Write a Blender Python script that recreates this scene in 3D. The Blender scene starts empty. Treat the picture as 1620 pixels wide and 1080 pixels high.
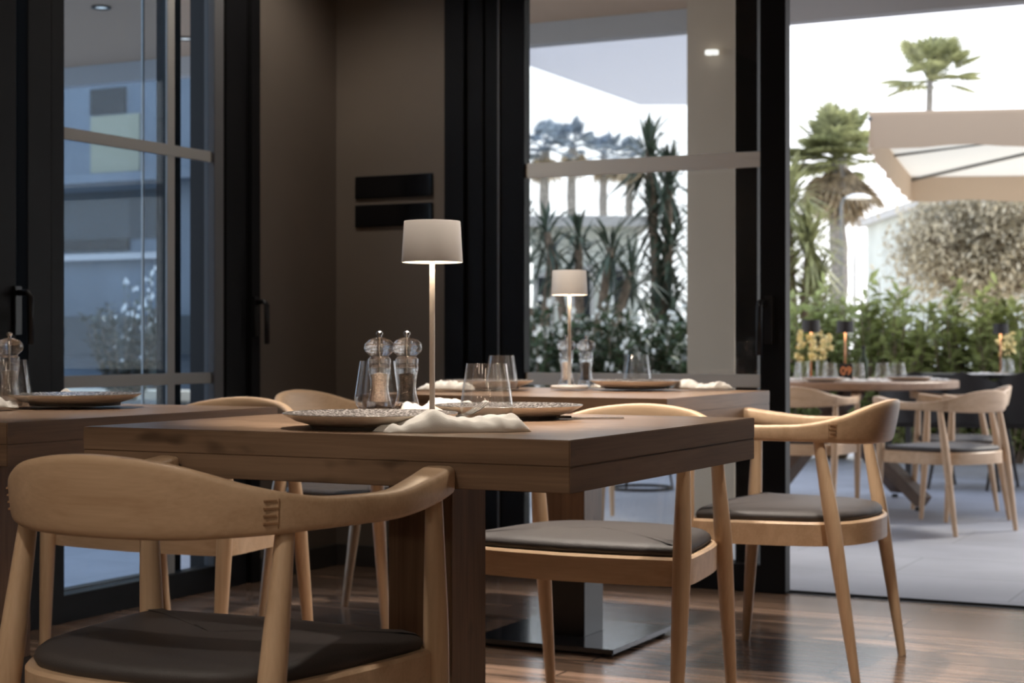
import bpy, bmesh, math, random
from mathutils import Vector, Matrix
PI = math.pi
R = math.radians
SC = bpy.context.scene
COL = SC.collection

# ------------------------------------------------------------------ camera, sky, exposure
TH = R(26.747)
CZ = 0.904
cd = bpy.data.cameras.new('camera')
cam = bpy.data.objects.new('camera', cd); COL.objects.link(cam)
cam.location = (0, 0, CZ)
cam.rotation_euler = (R(90), 0, TH)
cd.sensor_width = 36; cd.lens = 36 * 2657.6 / 1620
cd.shift_y = 2.4 / 1620
cd.clip_end = 300
cd.dof.use_dof = True; cd.dof.focus_distance = 2.95; cd.dof.aperture_fstop = 7.0
SC.camera = cam
SC.view_settings.view_transform = 'Standard'
SC.view_settings.look = 'None'
SC.view_settings.gamma = 1
SC.view_settings.use_curve_mapping = False
SC.view_settings.exposure = 0.0

w = bpy.data.worlds.new('overcast_sky'); SC.world = w; w.use_nodes = True
bg = w.node_tree.nodes['Background']
wn, wk = w.node_tree.nodes, w.node_tree.links
wt = wn.new('ShaderNodeTexCoord'); wx = wn.new('ShaderNodeSeparateXYZ'); wr = wn.new('ShaderNodeValToRGB')
wk.new(wt.outputs['Generated'], wx.inputs[0]); wk.new(wx.outputs['Z'], wr.inputs[0]); wk.new(wr.outputs[0], bg.inputs[0])
wr.color_ramp.elements[0].position = .05; wr.color_ramp.elements[0].color = (.97, .975, 1.0, 1)     # hazy bright horizon
wr.color_ramp.elements[1].position = .75; wr.color_ramp.elements[1].color = (.66, .78, 1.0, 1)      # bluer overhead
bg.inputs[1].default_value = 2.3

def sun(name, rot, strength, color, angle):
    l = bpy.data.lights.new(name, 'SUN'); l.energy = strength; l.color = color; l.angle = angle
    o = bpy.data.objects.new(name, l); COL.objects.link(o); o.rotation_euler = rot
    return o
sun('hazy_sun', (R(50), 0, R(150)), 3.6, (1, .93, .82), R(12))   # from beyond the hedge, high

def cr(X, Z):          # camera right / forward metres -> room x, y
    c, s = math.cos(TH), math.sin(TH)
    return X * c - Z * s, X * s + Z * c
def at(px, Z):         # place a far thing by bearing and distance
    return cr((px - 810) * Z / 2657.6, Z)

# ------------------------------------------------------------------ materials
MATS = {}
def nt(name):
    m = bpy.data.materials.new(name); m.use_nodes = True
    n = m.node_tree.nodes; l = m.node_tree.links
    return m, n, l, n['Principled BSDF']
def col4(c): return (c[0], c[1], c[2], 1)
def plain(name, c, rough=.5, metal=0, noise=0, nscale=8, bump=0, bscale=200, spec=.5, trans=0, emit=None, estr=0, ior=1.45, sheen=0):
    m, n, l, p = nt(name)
    p.inputs['Base Color'].default_value = col4(c)
    p.inputs['Roughness'].default_value = rough
    p.inputs['Metallic'].default_value = metal
    p.inputs['Specular IOR Level'].default_value = spec
    p.inputs['Transmission Weight'].default_value = trans
    p.inputs['IOR'].default_value = ior
    if sheen: p.inputs['Sheen Weight'].default_value = sheen
    if emit:
        p.inputs['Emission Color'].default_value = col4(emit); p.inputs['Emission Strength'].default_value = estr
    tc = n.new('ShaderNodeTexCoord')
    if noise:
        t = n.new('ShaderNodeTexNoise'); t.inputs['Scale'].default_value = nscale; t.inputs['Detail'].default_value = 5
        l.new(tc.outputs['Object'], t.inputs['Vector'])
        r = n.new('ShaderNodeMapRange'); r.inputs[1].default_value = .3; r.inputs[2].default_value = .7
        r.inputs[3].default_value = 1 - noise; r.inputs[4].default_value = 1 + noise
        l.new(t.outputs['Fac'], r.inputs[0])
        mx = n.new('ShaderNodeVectorMath'); mx.operation = 'SCALE'; mx.inputs[0].default_value = c
        l.new(r.outputs[0], mx.inputs['Scale']); l.new(mx.outputs[0], p.inputs['Base Color'])
    if bump:
        t = n.new('ShaderNodeTexNoise'); t.inputs['Scale'].default_value = bscale
        l.new(tc.outputs['Object'], t.inputs['Vector'])
        b = n.new('ShaderNodeBump'); b.inputs['Strength'].default_value = bump; b.inputs['Distance'].default_value = .002
        l.new(t.outputs['Fac'], b.inputs['Height']); l.new(b.outputs[0], p.inputs['Normal'])
    MATS[name] = m
    return m
def wood(name, c1, c2, axis='X', rough=.4, s=1.0, knots=0, coat=0, contrast=1.0):
    m, n, l, p = nt(name)
    tc = n.new('ShaderNodeTexCoord'); mp = n.new('ShaderNodeMapping')
    sc = {'X': (1.6, 16, 16), 'Y': (16, 1.6, 16), 'Z': (16, 16, 1.6)}[axis]
    mp.inputs['Scale'].default_value = [v * s for v in sc]
    l.new(tc.outputs['Object'], mp.inputs[0])
    t = n.new('ShaderNodeTexNoise'); t.inputs['Scale'].default_value = 1.2; t.inputs['Detail'].default_value = 6; t.inputs['Distortion'].default_value = .9
    l.new(mp.outputs[0], t.inputs['Vector'])
    mp2 = n.new('ShaderNodeMapping'); mp2.inputs['Scale'].default_value = [v * s * 6 if v > 5 else v * s * 2.2 for v in sc]
    l.new(tc.outputs['Object'], mp2.inputs[0])
    t2 = n.new('ShaderNodeTexNoise'); t2.inputs['Scale'].default_value = 2; t2.inputs['Detail'].default_value = 4
    l.new(mp2.outputs[0], t2.inputs['Vector'])
    ad = n.new('ShaderNodeMath'); ad.operation = 'MULTIPLY_ADD'; ad.inputs[1].default_value = .45
    l.new(t2.outputs['Fac'], ad.inputs[0]); l.new(t.outputs['Fac'], ad.inputs[2])
    rp = n.new('ShaderNodeValToRGB')
    d = .2 / contrast
    rp.color_ramp.elements[0].position = .72 - d; rp.color_ramp.elements[0].color = col4(c2)
    rp.color_ramp.elements[1].position = .72 + d; rp.color_ramp.elements[1].color = col4(c1)
    l.new(ad.outputs[0], rp.inputs[0])
    out = rp.outputs[0]
    if knots:
        v = n.new('ShaderNodeTexNoise'); v.inputs['Scale'].default_value = 9; v.inputs['Detail'].default_value = 2
        mk = n.new('ShaderNodeMapping'); mk.inputs['Scale'].default_value = [.8 if a < 5 else 2.2 for a in sc]
        l.new(tc.outputs['Object'], mk.inputs[0]); l.new(mk.outputs[0], v.inputs['Vector'])
        kr = n.new('ShaderNodeMapRange'); kr.inputs[1].default_value = .62; kr.inputs[2].default_value = .74; kr.inputs[3].default_value = 0; kr.inputs[4].default_value = knots
        l.new(v.outputs['Fac'], kr.inputs[0])
        mx = n.new('ShaderNodeMix'); mx.data_type = 'RGBA'
        l.new(kr.outputs[0], mx.inputs[0]); l.new(out, mx.inputs[6]); mx.inputs[7].default_value = col4([v_ * .3 for v_ in c2])
        out = mx.outputs[2]
    l.new(out, p.inputs['Base Color'])
    p.inputs['Roughness'].default_value = rough
    if coat: p.inputs['Coat Weight'].default_value = coat; p.inputs['Coat Roughness'].default_value = .25
    b = n.new('ShaderNodeBump'); b.inputs['Strength'].default_value = .12; b.inputs['Distance'].default_value = .001
    l.new(ad.outputs[0], b.inputs['Height']); l.new(b.outputs[0], p.inputs['Normal'])
    MATS[name] = m
    return m
BW1, BW2 = (.62, .435, .285), (.49, .325, .20)
wood('beech_x', BW1, BW2, 'X', .38)
wood('beech_z', BW1, BW2, 'Z', .38)
wood('beech_y', BW1, BW2, 'Y', .38)
OK1, OK2 = (.30, .195, .128), (.17, .105, .067)
wood('oak_top', OK1, OK2, 'X', .29, .8, knots=.7)
wood('oak_side', (.25, .155, .10), (.14, .084, .052), 'Y', .5, .8, knots=.5)
wood('oak_post', (.24, .148, .092), (.14, .082, .050), 'Z', .45, 1.0, knots=.3)
wood('terrace_oak', (.36, .22, .135), (.26, .15, .09), 'X', .45)
wood('terrace_beam', (.11, .065, .042), (.07, .04, .026), 'X', .5)
plain('joint_dark', (.30, .17, .09), .5)
plain('seat_vinyl', (.052, .045, .044), .54, bump=.35, bscale=420, noise=.12, nscale=5)
plain('black_metal', (.012, .012, .014), .32, 0, spec=.5)
plain('base_plate_metal', (.10, .105, .115), .16, .7, spec=.9)
plain('frame_black', (.007, .007, .008), .5, noise=.1, spec=.2)
plain('gasket', (.004, .004, .004), .6)
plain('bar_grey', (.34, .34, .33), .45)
plain('bar_pale', (.80, .79, .75), .45)
plain('stile_grey', (.12, .12, .125), .4)
plain('chrome', (.75, .75, .75), .12, 1)
plain('steel', (.62, .60, .58), .2, 1)
plain('wall_paint', (.15, .125, .104), .85, noise=.10, nscale=1.6, bump=.15, bscale=60)
plain('ceiling_paint', (.35, .31, .27), .9)
plain('wall_dark', (.11, .09, .075), .85)
plain('wall_pale', (.62, .56, .48), .85)
plain('baseboard_paint', (.055, .052, .050), .5)
plain('panel_gloss', (.006, .006, .007), .12)
plain('lamp_white', (.47, .435, .41), .45)
plain('lamp_inner', (.9, .85, .78), .5, emit=(1, .82, .6), estr=1.2)
plain('diffuser', (.9, .88, .8), .5, emit=(1, .80, .56), estr=9)
plain('napkin_cloth', (.60, .57, .53), .9, bump=.3, bscale=900, sheen=.2)
plain('plate_side', (.76, .66, .56), .35)
plain('plate_foot', (.10, .085, .075), .5)
plain('salt', (.95, .82, .74), .8, noise=.25, nscale=260, bump=1, bscale=350)
plain('pepper', (.055, .038, .028), .7, noise=.8, nscale=300, bump=1, bscale=350)
plain('clear_glass', (1, 1, 1), .0, trans=1, ior=1.45)
plain('clear_acrylic', (1, 1, 1), .01, trans=1, ior=1.49)
plain('shade_black', (.018, .015, .014), .5)
plain('copper', (.55, .27, .15), .35, .6)
plain('number_orange', (.9, .32, .12), .6)
plain('flower_yellow', (.90, .76, .38), .6, noise=.3, nscale=40)
plain('flower_white', (.9, .9, .86), .6)
plain('beige_render', (.55, .46, .36), .9, noise=.06, nscale=2)
plain('soffit_paint', (.46, .33, .23), .9)
plain('beam_grey', (.42, .42, .42), .7)
plain('cement_pale', (.50, .53, .50), .9, noise=.12, nscale=1.2)
plain('cement_blue', (.12, .15, .185), .9, noise=.18, nscale=1.0)
plain('cement_blue_dark', (.045, .056, .065), .9, noise=.15, nscale=1.0)
plain('window_dark', (.02, .024, .028), .6, spec=.1)
plain('stone_cream', (.75, .66, .52), .8)
plain('panel_olive', (.26, .26, .19), .9)
plain('planter_grey', (.20, .20, .19), .8)
plain('bark', (.19, .14, .10), .95, noise=.4, nscale=20, bump=1, bscale=30)
plain('palm_trunk', (.25, .23, .21), .95, noise=.4, nscale=14, bump=1, bscale=30)
plain('terracotta_blue', (.05, .10, .35), .6)
plain('shirt_red', (.6, .10, .07), .6)
plain('lamp_globe', (.9, .9, .9), .4, emit=(1, .97, .9), estr=1.2)

def leafmat(name, c, tr=.35):
    m, n, l, p = nt(name)
    oi = n.new('ShaderNodeTexCoord'); t = n.new('ShaderNodeTexNoise'); t.inputs['Scale'].default_value = 9
    l.new(oi.outputs['Object'], t.inputs['Vector'])
    rp = n.new('ShaderNodeValToRGB'); rp.color_ramp.elements[0].position = .35; rp.color_ramp.elements[1].position = .65
    rp.color_ramp.elements[0].color = col4([v * .55 for v in c]); rp.color_ramp.elements[1].color = col4([min(1, v * 1.5) for v in c])
    l.new(t.outputs['Fac'], rp.inputs[0]); l.new(rp.outputs[0], p.inputs['Base Color'])
    p.inputs['Roughness'].default_value = .45
    tl = n.new('ShaderNodeBsdfTranslucent'); l.new(rp.outputs[0], tl.inputs[0])
    mx = n.new('ShaderNodeMixShader'); mx.inputs[0].default_value = tr
    l.new(p.outputs[0], mx.inputs[1]); l.new(tl.outputs[0], mx.inputs[2])
    l.new(mx.outputs[0], n['Material Output'].inputs[0])
    MATS[name] = m
leafmat('leaf_hedge', (.32, .36, .14), .5)
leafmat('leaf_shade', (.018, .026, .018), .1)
leafmat('leaf_dark', (.055, .085, .040), .2)
leafmat('leaf_palm', (.26, .27, .13), .4)
leafmat('leaf_far', (.22, .27, .33), .3)  # bluish haze of distance put into the leaf colour
leafmat('leaf_yucca', (.045, .065, .042), .15)
leafmat('leaf_olive', (.50, .45, .34), .45)
leafmat('leaf_dry', (.34, .27, .18), .3)

def fabricmat(name, c, tr):
    m, n, l, p = nt(name)
    p.inputs['Base Color'].default_value = col4(c); p.inputs['Roughness'].default_value = .9
    tl = n.new('ShaderNodeBsdfTranslucent'); tl.inputs[0].default_value = col4(c)
    mx = n.new('ShaderNodeMixShader'); mx.inputs[0].default_value = tr
    l.new(p.outputs[0], mx.inputs[1]); l.new(tl.outputs[0], mx.inputs[2]); l.new(mx.outputs[0], n['Material Output'].inputs[0])
    MATS[name] = m
fabricmat('parasol_fabric', (.80, .76, .68), .28)
fabricmat('valance_fabric', (.50, .38, .275), .15)  # tan from shade, put into the colour of the cream cloth
fabricmat('reflection_grey', (.72, .72, .76), .6)  # pale tone of a pane reflection, given to the slab outside

def schlick(n, l, lo, hi, power):      # reflectance that grows towards grazing view, the same from either face
    lw = n.new('ShaderNodeLayerWeight'); lw.inputs['Blend'].default_value = .5
    pw = n.new('ShaderNodeMath'); pw.operation = 'POWER'; pw.inputs[1].default_value = power; l.new(lw.outputs['Facing'], pw.inputs[0])
    ma = n.new('ShaderNodeMath'); ma.operation = 'MULTIPLY_ADD'; ma.inputs[1].default_value = hi - lo; ma.inputs[2].default_value = lo; l.new(pw.outputs[0], ma.inputs[0])
    return ma.outputs[0]
def windowglass(name, tint, refl=1.0):
    m, n, l, p = nt(name)
    tr = n.new('ShaderNodeBsdfTransparent'); tr.inputs[0].default_value = col4(tint)
    gl = n.new('ShaderNodeBsdfGlossy'); gl.inputs['Roughness'].default_value = .0
    mx = n.new('ShaderNodeMixShader'); l.new(schlick(n, l, .04 * refl, refl, 5), mx.inputs[0]); l.new(tr.outputs[0], mx.inputs[1]); l.new(gl.outputs[0], mx.inputs[2])
    l.new(mx.outputs[0], n['Material Output'].inputs[0]); MATS[name] = m
windowglass('pane_tinted', (.955, .965, .965), 1.0)
windowglass('pane_left', (.84, .90, .95), .5)

def clearglass(name, f_refr, ior):      # clear thin-walled ware: light goes straight through, edges catch reflections
    m = MATS[name]; n = m.node_tree.nodes; l = m.node_tree.links
    tr = n.new('ShaderNodeBsdfTransparent'); tr.inputs[0].default_value = (.99, .992, .992, 1)
    gl = n.new('ShaderNodeBsdfGlossy'); gl.inputs['Roughness'].default_value = .01
    m1 = n.new('ShaderNodeMixShader'); l.new(schlick(n, l, .05, .85, ior), m1.inputs[0]); l.new(tr.outputs[0], m1.inputs[1]); l.new(gl.outputs[0], m1.inputs[2])
    m2 = n.new('ShaderNodeMixShader'); m2.inputs[0].default_value = f_refr
    l.new(m1.outputs[0], m2.inputs[1]); l.new(n['Principled BSDF'].outputs[0], m2.inputs[2]); l.new(m2.outputs[0], n['Material Output'].inputs[0])
clearglass('clear_glass', .06, 4)
clearglass('clear_acrylic', .60, 3.5)
def plateglaze():
    m, n, l, p = nt('plate_glaze')
    tc = n.new('ShaderNodeTexCoord')
    v = n.new('ShaderNodeTexNoise'); v.inputs['Scale'].default_value = 210; v.inputs['Detail'].default_value = 3
    l.new(tc.outputs['Object'], v.inputs['Vector'])
    rp = n.new('ShaderNodeValToRGB'); rp.color_ramp.elements[0].position = .46; rp.color_ramp.elements[1].position = .56
    rp.color_ramp.elements[0].color = (.085, .075, .072, 1); rp.color_ramp.elements[1].color = (.24, .22, .21, 1)
    l.new(v.outputs['Fac'], rp.inputs[0]); l.new(rp.outputs[0], p.inputs['Base Color']); p.inputs['Roughness'].default_value = .22
    MATS['plate_glaze'] = m
plateglaze()
def brickmat(name, c1, c2, cm, bw, bh, mortar, rough, axis_swap=False, grain=True, rvar=0.0, off=.5):
    m, n, l, p = nt(name)
    tc = n.new('ShaderNodeTexCoord'); mp = n.new('ShaderNodeMapping')
    l.new(tc.outputs['Object'], mp.inputs[0])
    b = n.new('ShaderNodeTexBrick'); b.inputs['Color1'].default_value = col4(c1); b.inputs['Color2'].default_value = col4(c2); b.inputs['Mortar'].default_value = col4(cm)
    b.inputs['Scale'].default_value = 1; b.inputs['Mortar Size'].default_value = mortar; b.inputs['Brick Width'].default_value = bw; b.inputs['Row Height'].default_value = bh
    b.offset = off; b.offset_frequency = 2
    l.new(mp.outputs[0], b.inputs['Vector'])
    out = b.outputs['Color']
    if grain:
        m2 = n.new('ShaderNodeMapping'); m2.inputs['Scale'].default_value = (2.2, 34, 1); l.new(tc.outputs['Object'], m2.inputs[0])
        t = n.new('ShaderNodeTexNoise'); t.inputs['Scale'].default_value = 1; t.inputs['Detail'].default_value = 7; t.inputs['Distortion'].default_value = .6
        l.new(m2.outputs[0], t.inputs['Vector'])
        r = n.new('ShaderNodeMapRange'); r.inputs[1].default_value = .3; r.inputs[2].default_value = .7; r.inputs[3].default_value = .45; r.inputs[4].default_value = 1.4
        l.new(t.outputs['Fac'], r.inputs[0])
        s = n.new('ShaderNodeVectorMath'); s.operation = 'SCALE'; l.new(out, s.inputs[0]); l.new(r.outputs[0], s.inputs['Scale']); out = s.outputs[0]
    else:
        t = n.new('ShaderNodeTexNoise'); t.inputs['Scale'].default_value = 2.5; t.inputs['Detail'].default_value = 6
        l.new(tc.outputs['Object'], t.inputs['Vector'])
        r = n.new('ShaderNodeMapRange'); r.inputs[1].default_value = .3; r.inputs[2].default_value = .7; r.inputs[3].default_value = .88; r.inputs[4].default_value = 1.1
        l.new(t.outputs['Fac'], r.inputs[0])
        s = n.new('ShaderNodeVectorMath'); s.operation = 'SCALE'; l.new(out, s.inputs[0]); l.new(r.outputs[0], s.inputs['Scale']); out = s.outputs[0]
    l.new(out, p.inputs['Base Color']); p.inputs['Roughness'].default_value = rough
    bp = n.new('ShaderNodeBump'); bp.inputs['Strength'].default_value = .3; bp.inputs['Distance'].default_value = .002
    l.new(b.outputs['Fac'], bp.inputs['Height']); bp.invert = True; l.new(bp.outputs[0], p.inputs['Normal'])
    MATS[name] = m
brickmat('floor_planks', (.30, .195, .140), (.18, .115, .080), (.02, .012, .008), 1.3, .145, .0035, .20)
brickmat('terrace_tiles', (.33, .34, .385), (.30, .31, .355), (.20, .21, .235), 1.2, .6, .004, .55, grain=False)

# ------------------------------------------------------------------ mesh helpers
def obj(name, bm, mat, parent=None, smooth=False, loc=None, bev=0):
    me = bpy.data.meshes.new(name)
    if len(bm.faces) < 9000: bmesh.ops.recalc_face_normals(bm, faces=bm.faces[:])
    bm.normal_update(); bm.to_mesh(me); bm.free()
    if smooth:
        for p in me.polygons: p.use_smooth = True
        if smooth != True:
            me.set_sharp_from_angle(angle=R(smooth))
    o = bpy.data.objects.new(name, me); COL.objects.link(o)
    for m_ in (mat if isinstance(mat, (list, tuple)) else [mat]): me.materials.append(MATS[m_])
    if parent is not None: o.parent = parent
    if loc is not None: o.location = loc
    return o
def box(bm, x0, x1, y0, y1, z0, z1, bev=0, mat=0):
    b2 = bmesh.new()
    bmesh.ops.create_cube(b2, size=1, matrix=Matrix.Translation(((x0 + x1) / 2, (y0 + y1) / 2, (z0 + z1) / 2)) @ Matrix.Diagonal((abs(x1 - x0), abs(y1 - y0), abs(z1 - z0), 1)))
    if bev: bmesh.ops.bevel(b2, geom=b2.edges[:], offset=bev, segments=2, affect='EDGES')
    for f in b2.faces: f.material_index = mat
    merge(bm, b2)
def merge(bm, b2, M=None):
    vm = {}
    for v in b2.verts: vm[v] = bm.verts.new(M @ v.co if M is not None else v.co)
    for f in b2.faces:
        try: nf = bm.faces.new([vm[v] for v in f.verts]); nf.material_index = f.material_index
        except ValueError: pass
    b2.free()
def lathe(bm, prof, seg=48, cap0=False, cap1=False, M=None, mats=None):
    rings = []
    for r, z in prof:
        if r < 1e-6:
            v = bm.verts.new((M @ Vector((0, 0, z))) if M is not None else (0, 0, z)); rings.append([v] * seg)
        else:
            rg = []
            for k in range(seg):
                a = 2 * PI * k / seg; p = Vector((r * math.cos(a), r * math.sin(a), z))
                rg.append(bm.verts.new(M @ p if M is not None else p))
            rings.append(rg)
    for i in range(len(rings) - 1):
        a, b = rings[i], rings[i + 1]
        for k in range(seg):
            q = [a[k], a[(k + 1) % seg], b[(k + 1) % seg], b[k]]
            u = []
            for v in q:
                if v not in u: u.append(v)
            if len(u) > 2:
                try:
                    f = bm.faces.new(u)
                    if mats: f.material_index = mats[i]
                except ValueError: pass
def tube(bm, pts, radii, seg=10, caps=True):
    pts = [Vector(p) for p in pts]
    if not hasattr(radii, '__len__'): radii = [radii] * len(pts)
    rings = []; prev = None
    for i, p in enumerate(pts):
        t = (pts[min(i + 1, len(pts) - 1)] - pts[max(i - 1, 0)]).normalized()
        a = t.orthogonal().normalized() if prev is None else (prev - t * prev.dot(t)).normalized()
        prev = a; b = t.cross(a)
        rings.append([bm.verts.new(p + (a * math.cos(2 * PI * k / seg) + b * math.sin(2 * PI * k / seg)) * radii[i]) for k in range(seg)])
    for i in range(len(rings) - 1):
        for k in range(seg): bm.faces.new([rings[i][k], rings[i][(k + 1) % seg], rings[i + 1][(k + 1) % seg], rings[i + 1][k]])
    if caps:
        bm.faces.new(rings[0][::-1]); bm.faces.new(rings[-1])
def beam(bm, a, b, wd, ht, up=(0, 0, 1)):      # rectangular bar from a to b
    a, b = Vector(a), Vector(b); t = (b - a).normalized(); s = t.cross(Vector(up)).normalized(); u = s.cross(t)
    vs = []
    for p in (a, b):
        for i, j in ((-1, -1), (1, -1), (1, 1), (-1, 1)): vs.append(bm.verts.new(p + s * wd / 2 * i + u * ht / 2 * j))
    for q in ((0, 1, 2, 3), (7, 6, 5, 4), (0, 4, 5, 1), (1, 5, 6, 2), (2, 6, 7, 3), (3, 7, 4, 0)): bm.faces.new([vs[i] for i in q])
def crom(P, n):                                 # Catmull-Rom over tuples
    out = []; P = [P[0]] + list(P) + [P[-1]]
    for i in range(1, len(P) - 2):
        for k in range(n):
            t = k / n
            out.append([.5 * ((2 * b) + (-a + c) * t + (2 * a - 5 * b + 4 * c - d) * t * t + (-a + 3 * b - 3 * c + d) * t ** 3) for a, b, c, d in zip(P[i - 1], P[i], P[i + 1], P[i + 2])])
    out.append(list(P[-2])); return out
def tag(o, label, cat, group=None, kind=None):
    o['label'] = label; o['category'] = cat
    if group: o['group'] = group
    if kind: o['kind'] = kind
    return o
def empty(name, loc=(0, 0, 0), rz=0):
    o = bpy.data.objects.new(name, None); COL.objects.link(o); o.location = loc; o.rotation_euler = (0, 0, rz); o.empty_display_size = .05
    return o
def struct(name, bm, mat, parent=None, **k):
    o = obj(name, bm, mat, parent, **k)
    if parent is None: o['kind'] = 'structure'
    return o
def dup(root, loc, rz, label, group=None):
    r = root.copy(); COL.objects.link(r); r.location = loc; r.rotation_euler = (0, 0, rz); r['label'] = label
    if group: r['group'] = group
    def rec(a, b):
        for ch in a.children:
            c = ch.copy(); COL.objects.link(c); c.parent = b; rec(ch, c)
    rec(root, r)
    return r
B = bmesh.new

# ------------------------------------------------------------------ room shell
XL, YB, ZC, TZ = -3.733, 5.81, 2.85, -.0885
b = B(); box(b, XL - .2, 3.2, -3.2, YB + .03, -.08, 0); struct('floor', b, 'floor_planks')
b = B(); box(b, XL - .2, 3.2, -3.2, YB + .12, ZC, ZC + .1); struct('ceiling', b, 'ceiling_paint')
b = B(); box(b, 3.2, 3.3, -3.2, YB + .12, 0, ZC); struct('wall_right', b, 'wall_dark')
b = B(); box(b, XL - .2, 3.2, -3.3, -3.2, 0, ZC); struct('wall_front', b, 'wall_pale')
b = B()
box(b, XL - .18, XL, -3.2, 3.60, 0, ZC); box(b, XL - .18, XL, 5.263, YB + .18, 0, ZC); box(b, XL - .18, XL, 3.6, 5.263, 2.62, ZC)
struct('wall_left', b, 'wall_paint')
b = B(); box(b, XL, -3.222, YB, YB + .18, 0, ZC); box(b, -3.222, -.55, YB + .02, YB + .18, 2.62, ZC); box(b, -.55, 3.2, YB, YB + .18, 0, ZC)
struct('wall_back', b, 'wall_paint')
b = B(); box(b, XL + .002, -3.222, YB - .014, YB - .001, 0, .085, .002); struct('baseboard_back', b, 'baseboard_paint')
b = B(); box(b, XL + .001, XL + .015, 5.263, YB - .015, 0, .085, .002); struct('baseboard_left', b, 'baseboard_paint')
# terrace ground
b = B(); box(b, -16, 9, YB + .18, 15.4, TZ - .1, TZ); box(b, -16, XL - .18, -3, YB + .18, TZ - .1, TZ); o = struct('floor_terrace', b, 'terrace_tiles')
b = B(); box(b, -30, 60, 15.4, 90, TZ - .3, TZ - .12); tag(obj('street', b, 'stone_cream'), 'pale street surface running behind the hedge', 'street', kind='structure')
# door track at the sill
b = B(); box(b, -3.22, -.63, YB + .032, YB + .178, TZ, -.004); box(b, -3.22, -.63, YB + .045, YB + .055, -.004, .003); box(b, -3.22, -.63, YB + .115, YB + .125, -.004, .003)
struct('trim_1', b, 'gasket')
b = B(); box(b, -1.838, -.63, YB + .026, YB + .032, -.02, .002); struct('trim_2', b, 'steel')

# sliding door in the back wall
d1 = empty('door_1', (-3.0, YB, 0)); d1['kind'] = 'structure'
def P1(name, boxes, mat, parent, org=(-3.0, YB, 0), bev=.002):
    b = B()
    for q in boxes: box(b, q[0] - org[0], q[1] - org[0], q[2] - org[1], q[3] - org[1], q[4] - org[2], q[5] - org[2], bev)
    return obj(name, b, mat, parent)
P1('outer_frame', [(-3.222, -3.135, YB - .012, YB + .16, 0, 2.62), (-3.135, -3.06, YB + .01, YB + .16, 0, 2.62), (-3.222, -.55, YB + .0, YB + .16, 2.56, 2.62), (-.63, -.55, YB - .01, YB + .16, 0, 2.56)], 'frame_black', d1)
P1('edge_strip', [(-2.998, -2.990, YB + .012, YB + .02, .02, 2.56)], 'stile_grey', d1, bev=0)
st = P1('stile', [(-3.06, -2.887, YB + .022, YB + .075, .005, 2.56), (-2.887, -1.933, YB + .022, YB + .075, .005, .10), (-2.887, -1.933, YB + .022, YB + .075, 2.46, 2.56)], 'frame_black', d1)
P1('stile', [(-1.933, -1.838, YB + .018, YB + .075, .005, 2.56)], 'frame_black', d1)
P1('glass_pane', [(-2.887, -1.933, YB + .048, YB + .052, .10, 2.46)], 'pane_tinted', d1, bev=0)
P1('glazing_bar', [(-2.887, -1.933, YB + .036, YB + .046, 1.543, 1.600)], 'bar_pale', d1)
P1('glazing_bar', [(-2.887, -1.933, YB + .036, YB + .046, .742, .790)], 'bar_pale', d1)
h = P1('handle', [(-1.915, -1.880, YB + .004, YB + .018, .90, 1.075)], 'black_metal', d1)
b = B(); tube(b, [(1.085, .01, 1.05), (1.085, -.035, 1.05), (1.085, -.045, 1.03), (1.085, -.045, .86)], .011, 10)
obj('lever', b, 'black_metal', h, smooth=True)
d2 = empty('door_2', (-3.0, YB + .1, 0)); d2['kind'] = 'structure'
P1('stile', [(-2.052, -1.968, YB + .09, YB + .14, .005, 2.56)], 'frame_black', d2, (-3.0, YB + .1, 0))
P1('stile', [(-3.05, -2.97, YB + .09, YB + .14, .005, 2.56), (-2.97, -2.052, YB + .09, YB + .14, .005, .10), (-2.97, -2.052, YB + .09, YB + .14, 2.46, 2.56)], 'frame_black', d2, (-3.0, YB + .1, 0))
P1('glass_pane', [(-2.97, -2.052, YB + .112, YB + .116, .10, 2.46)], 'pane_tinted', d2, (-3.0, YB + .1, 0), bev=0)

# window / sliding door in the left wall
wl = empty('window_1', (XL, 4.6, 0)); wl['kind'] = 'structure'; OW = (XL, 4.6, 0)
P1('window_frame', [(XL - .16, XL + .01, 3.60, 3.967, 0, 2.62), (XL - .12, XL + .0, 3.967, 4.016, 0, .10), (XL - .16, XL + .01, 4.016, 4.125, 0, 2.62)], 'frame_black', wl, OW)
P1('stile', [(XL - .06, XL + .006, 4.127, 4.189, .0, 2.62), (XL - .06, XL - .0, 4.189, 5.052, 0, .088), (XL - .06, XL, 4.189, 5.052, 2.5, 2.62)], 'frame_black', wl, OW)
P1('stile', [(XL - .05, XL - .002, 4.995, 5.052, .088, 2.5)], 'stile_grey', wl, OW)
P1('window_frame', [(XL - .16, XL + .006, 5.054, 5.15, 0, 2.62), (XL - .16, XL - .006, 5.15, 5.205, 0, 2.62), (XL - .16, XL + .012, 5.205, 5.263, 0, 2.62)], 'frame_black', wl, OW)
P1('glass_pane', [(XL - .032, XL - .028, 4.189, 4.995, .088, 2.5)], 'pane_left', wl, OW, 0)
P1('glass_pane', [(XL - .032, XL - .028, 3.967, 4.016, .10, 2.62)], 'pane_left', wl, OW, 0)
P1('glazing_bar', [(XL - .026, XL - .016, 4.189, 4.995, 1.565, 1.605)], 'bar_grey', wl, OW)
P1('glazing_bar', [(XL - .026, XL - .016, 4.189, 4.995, .757, .797)], 'bar_grey', wl, OW)
P1('glazing_bar', [(XL - .027, XL - .017, 4.742, 4.785, .088, 2.5)], 'bar_grey', wl, OW)
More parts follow.
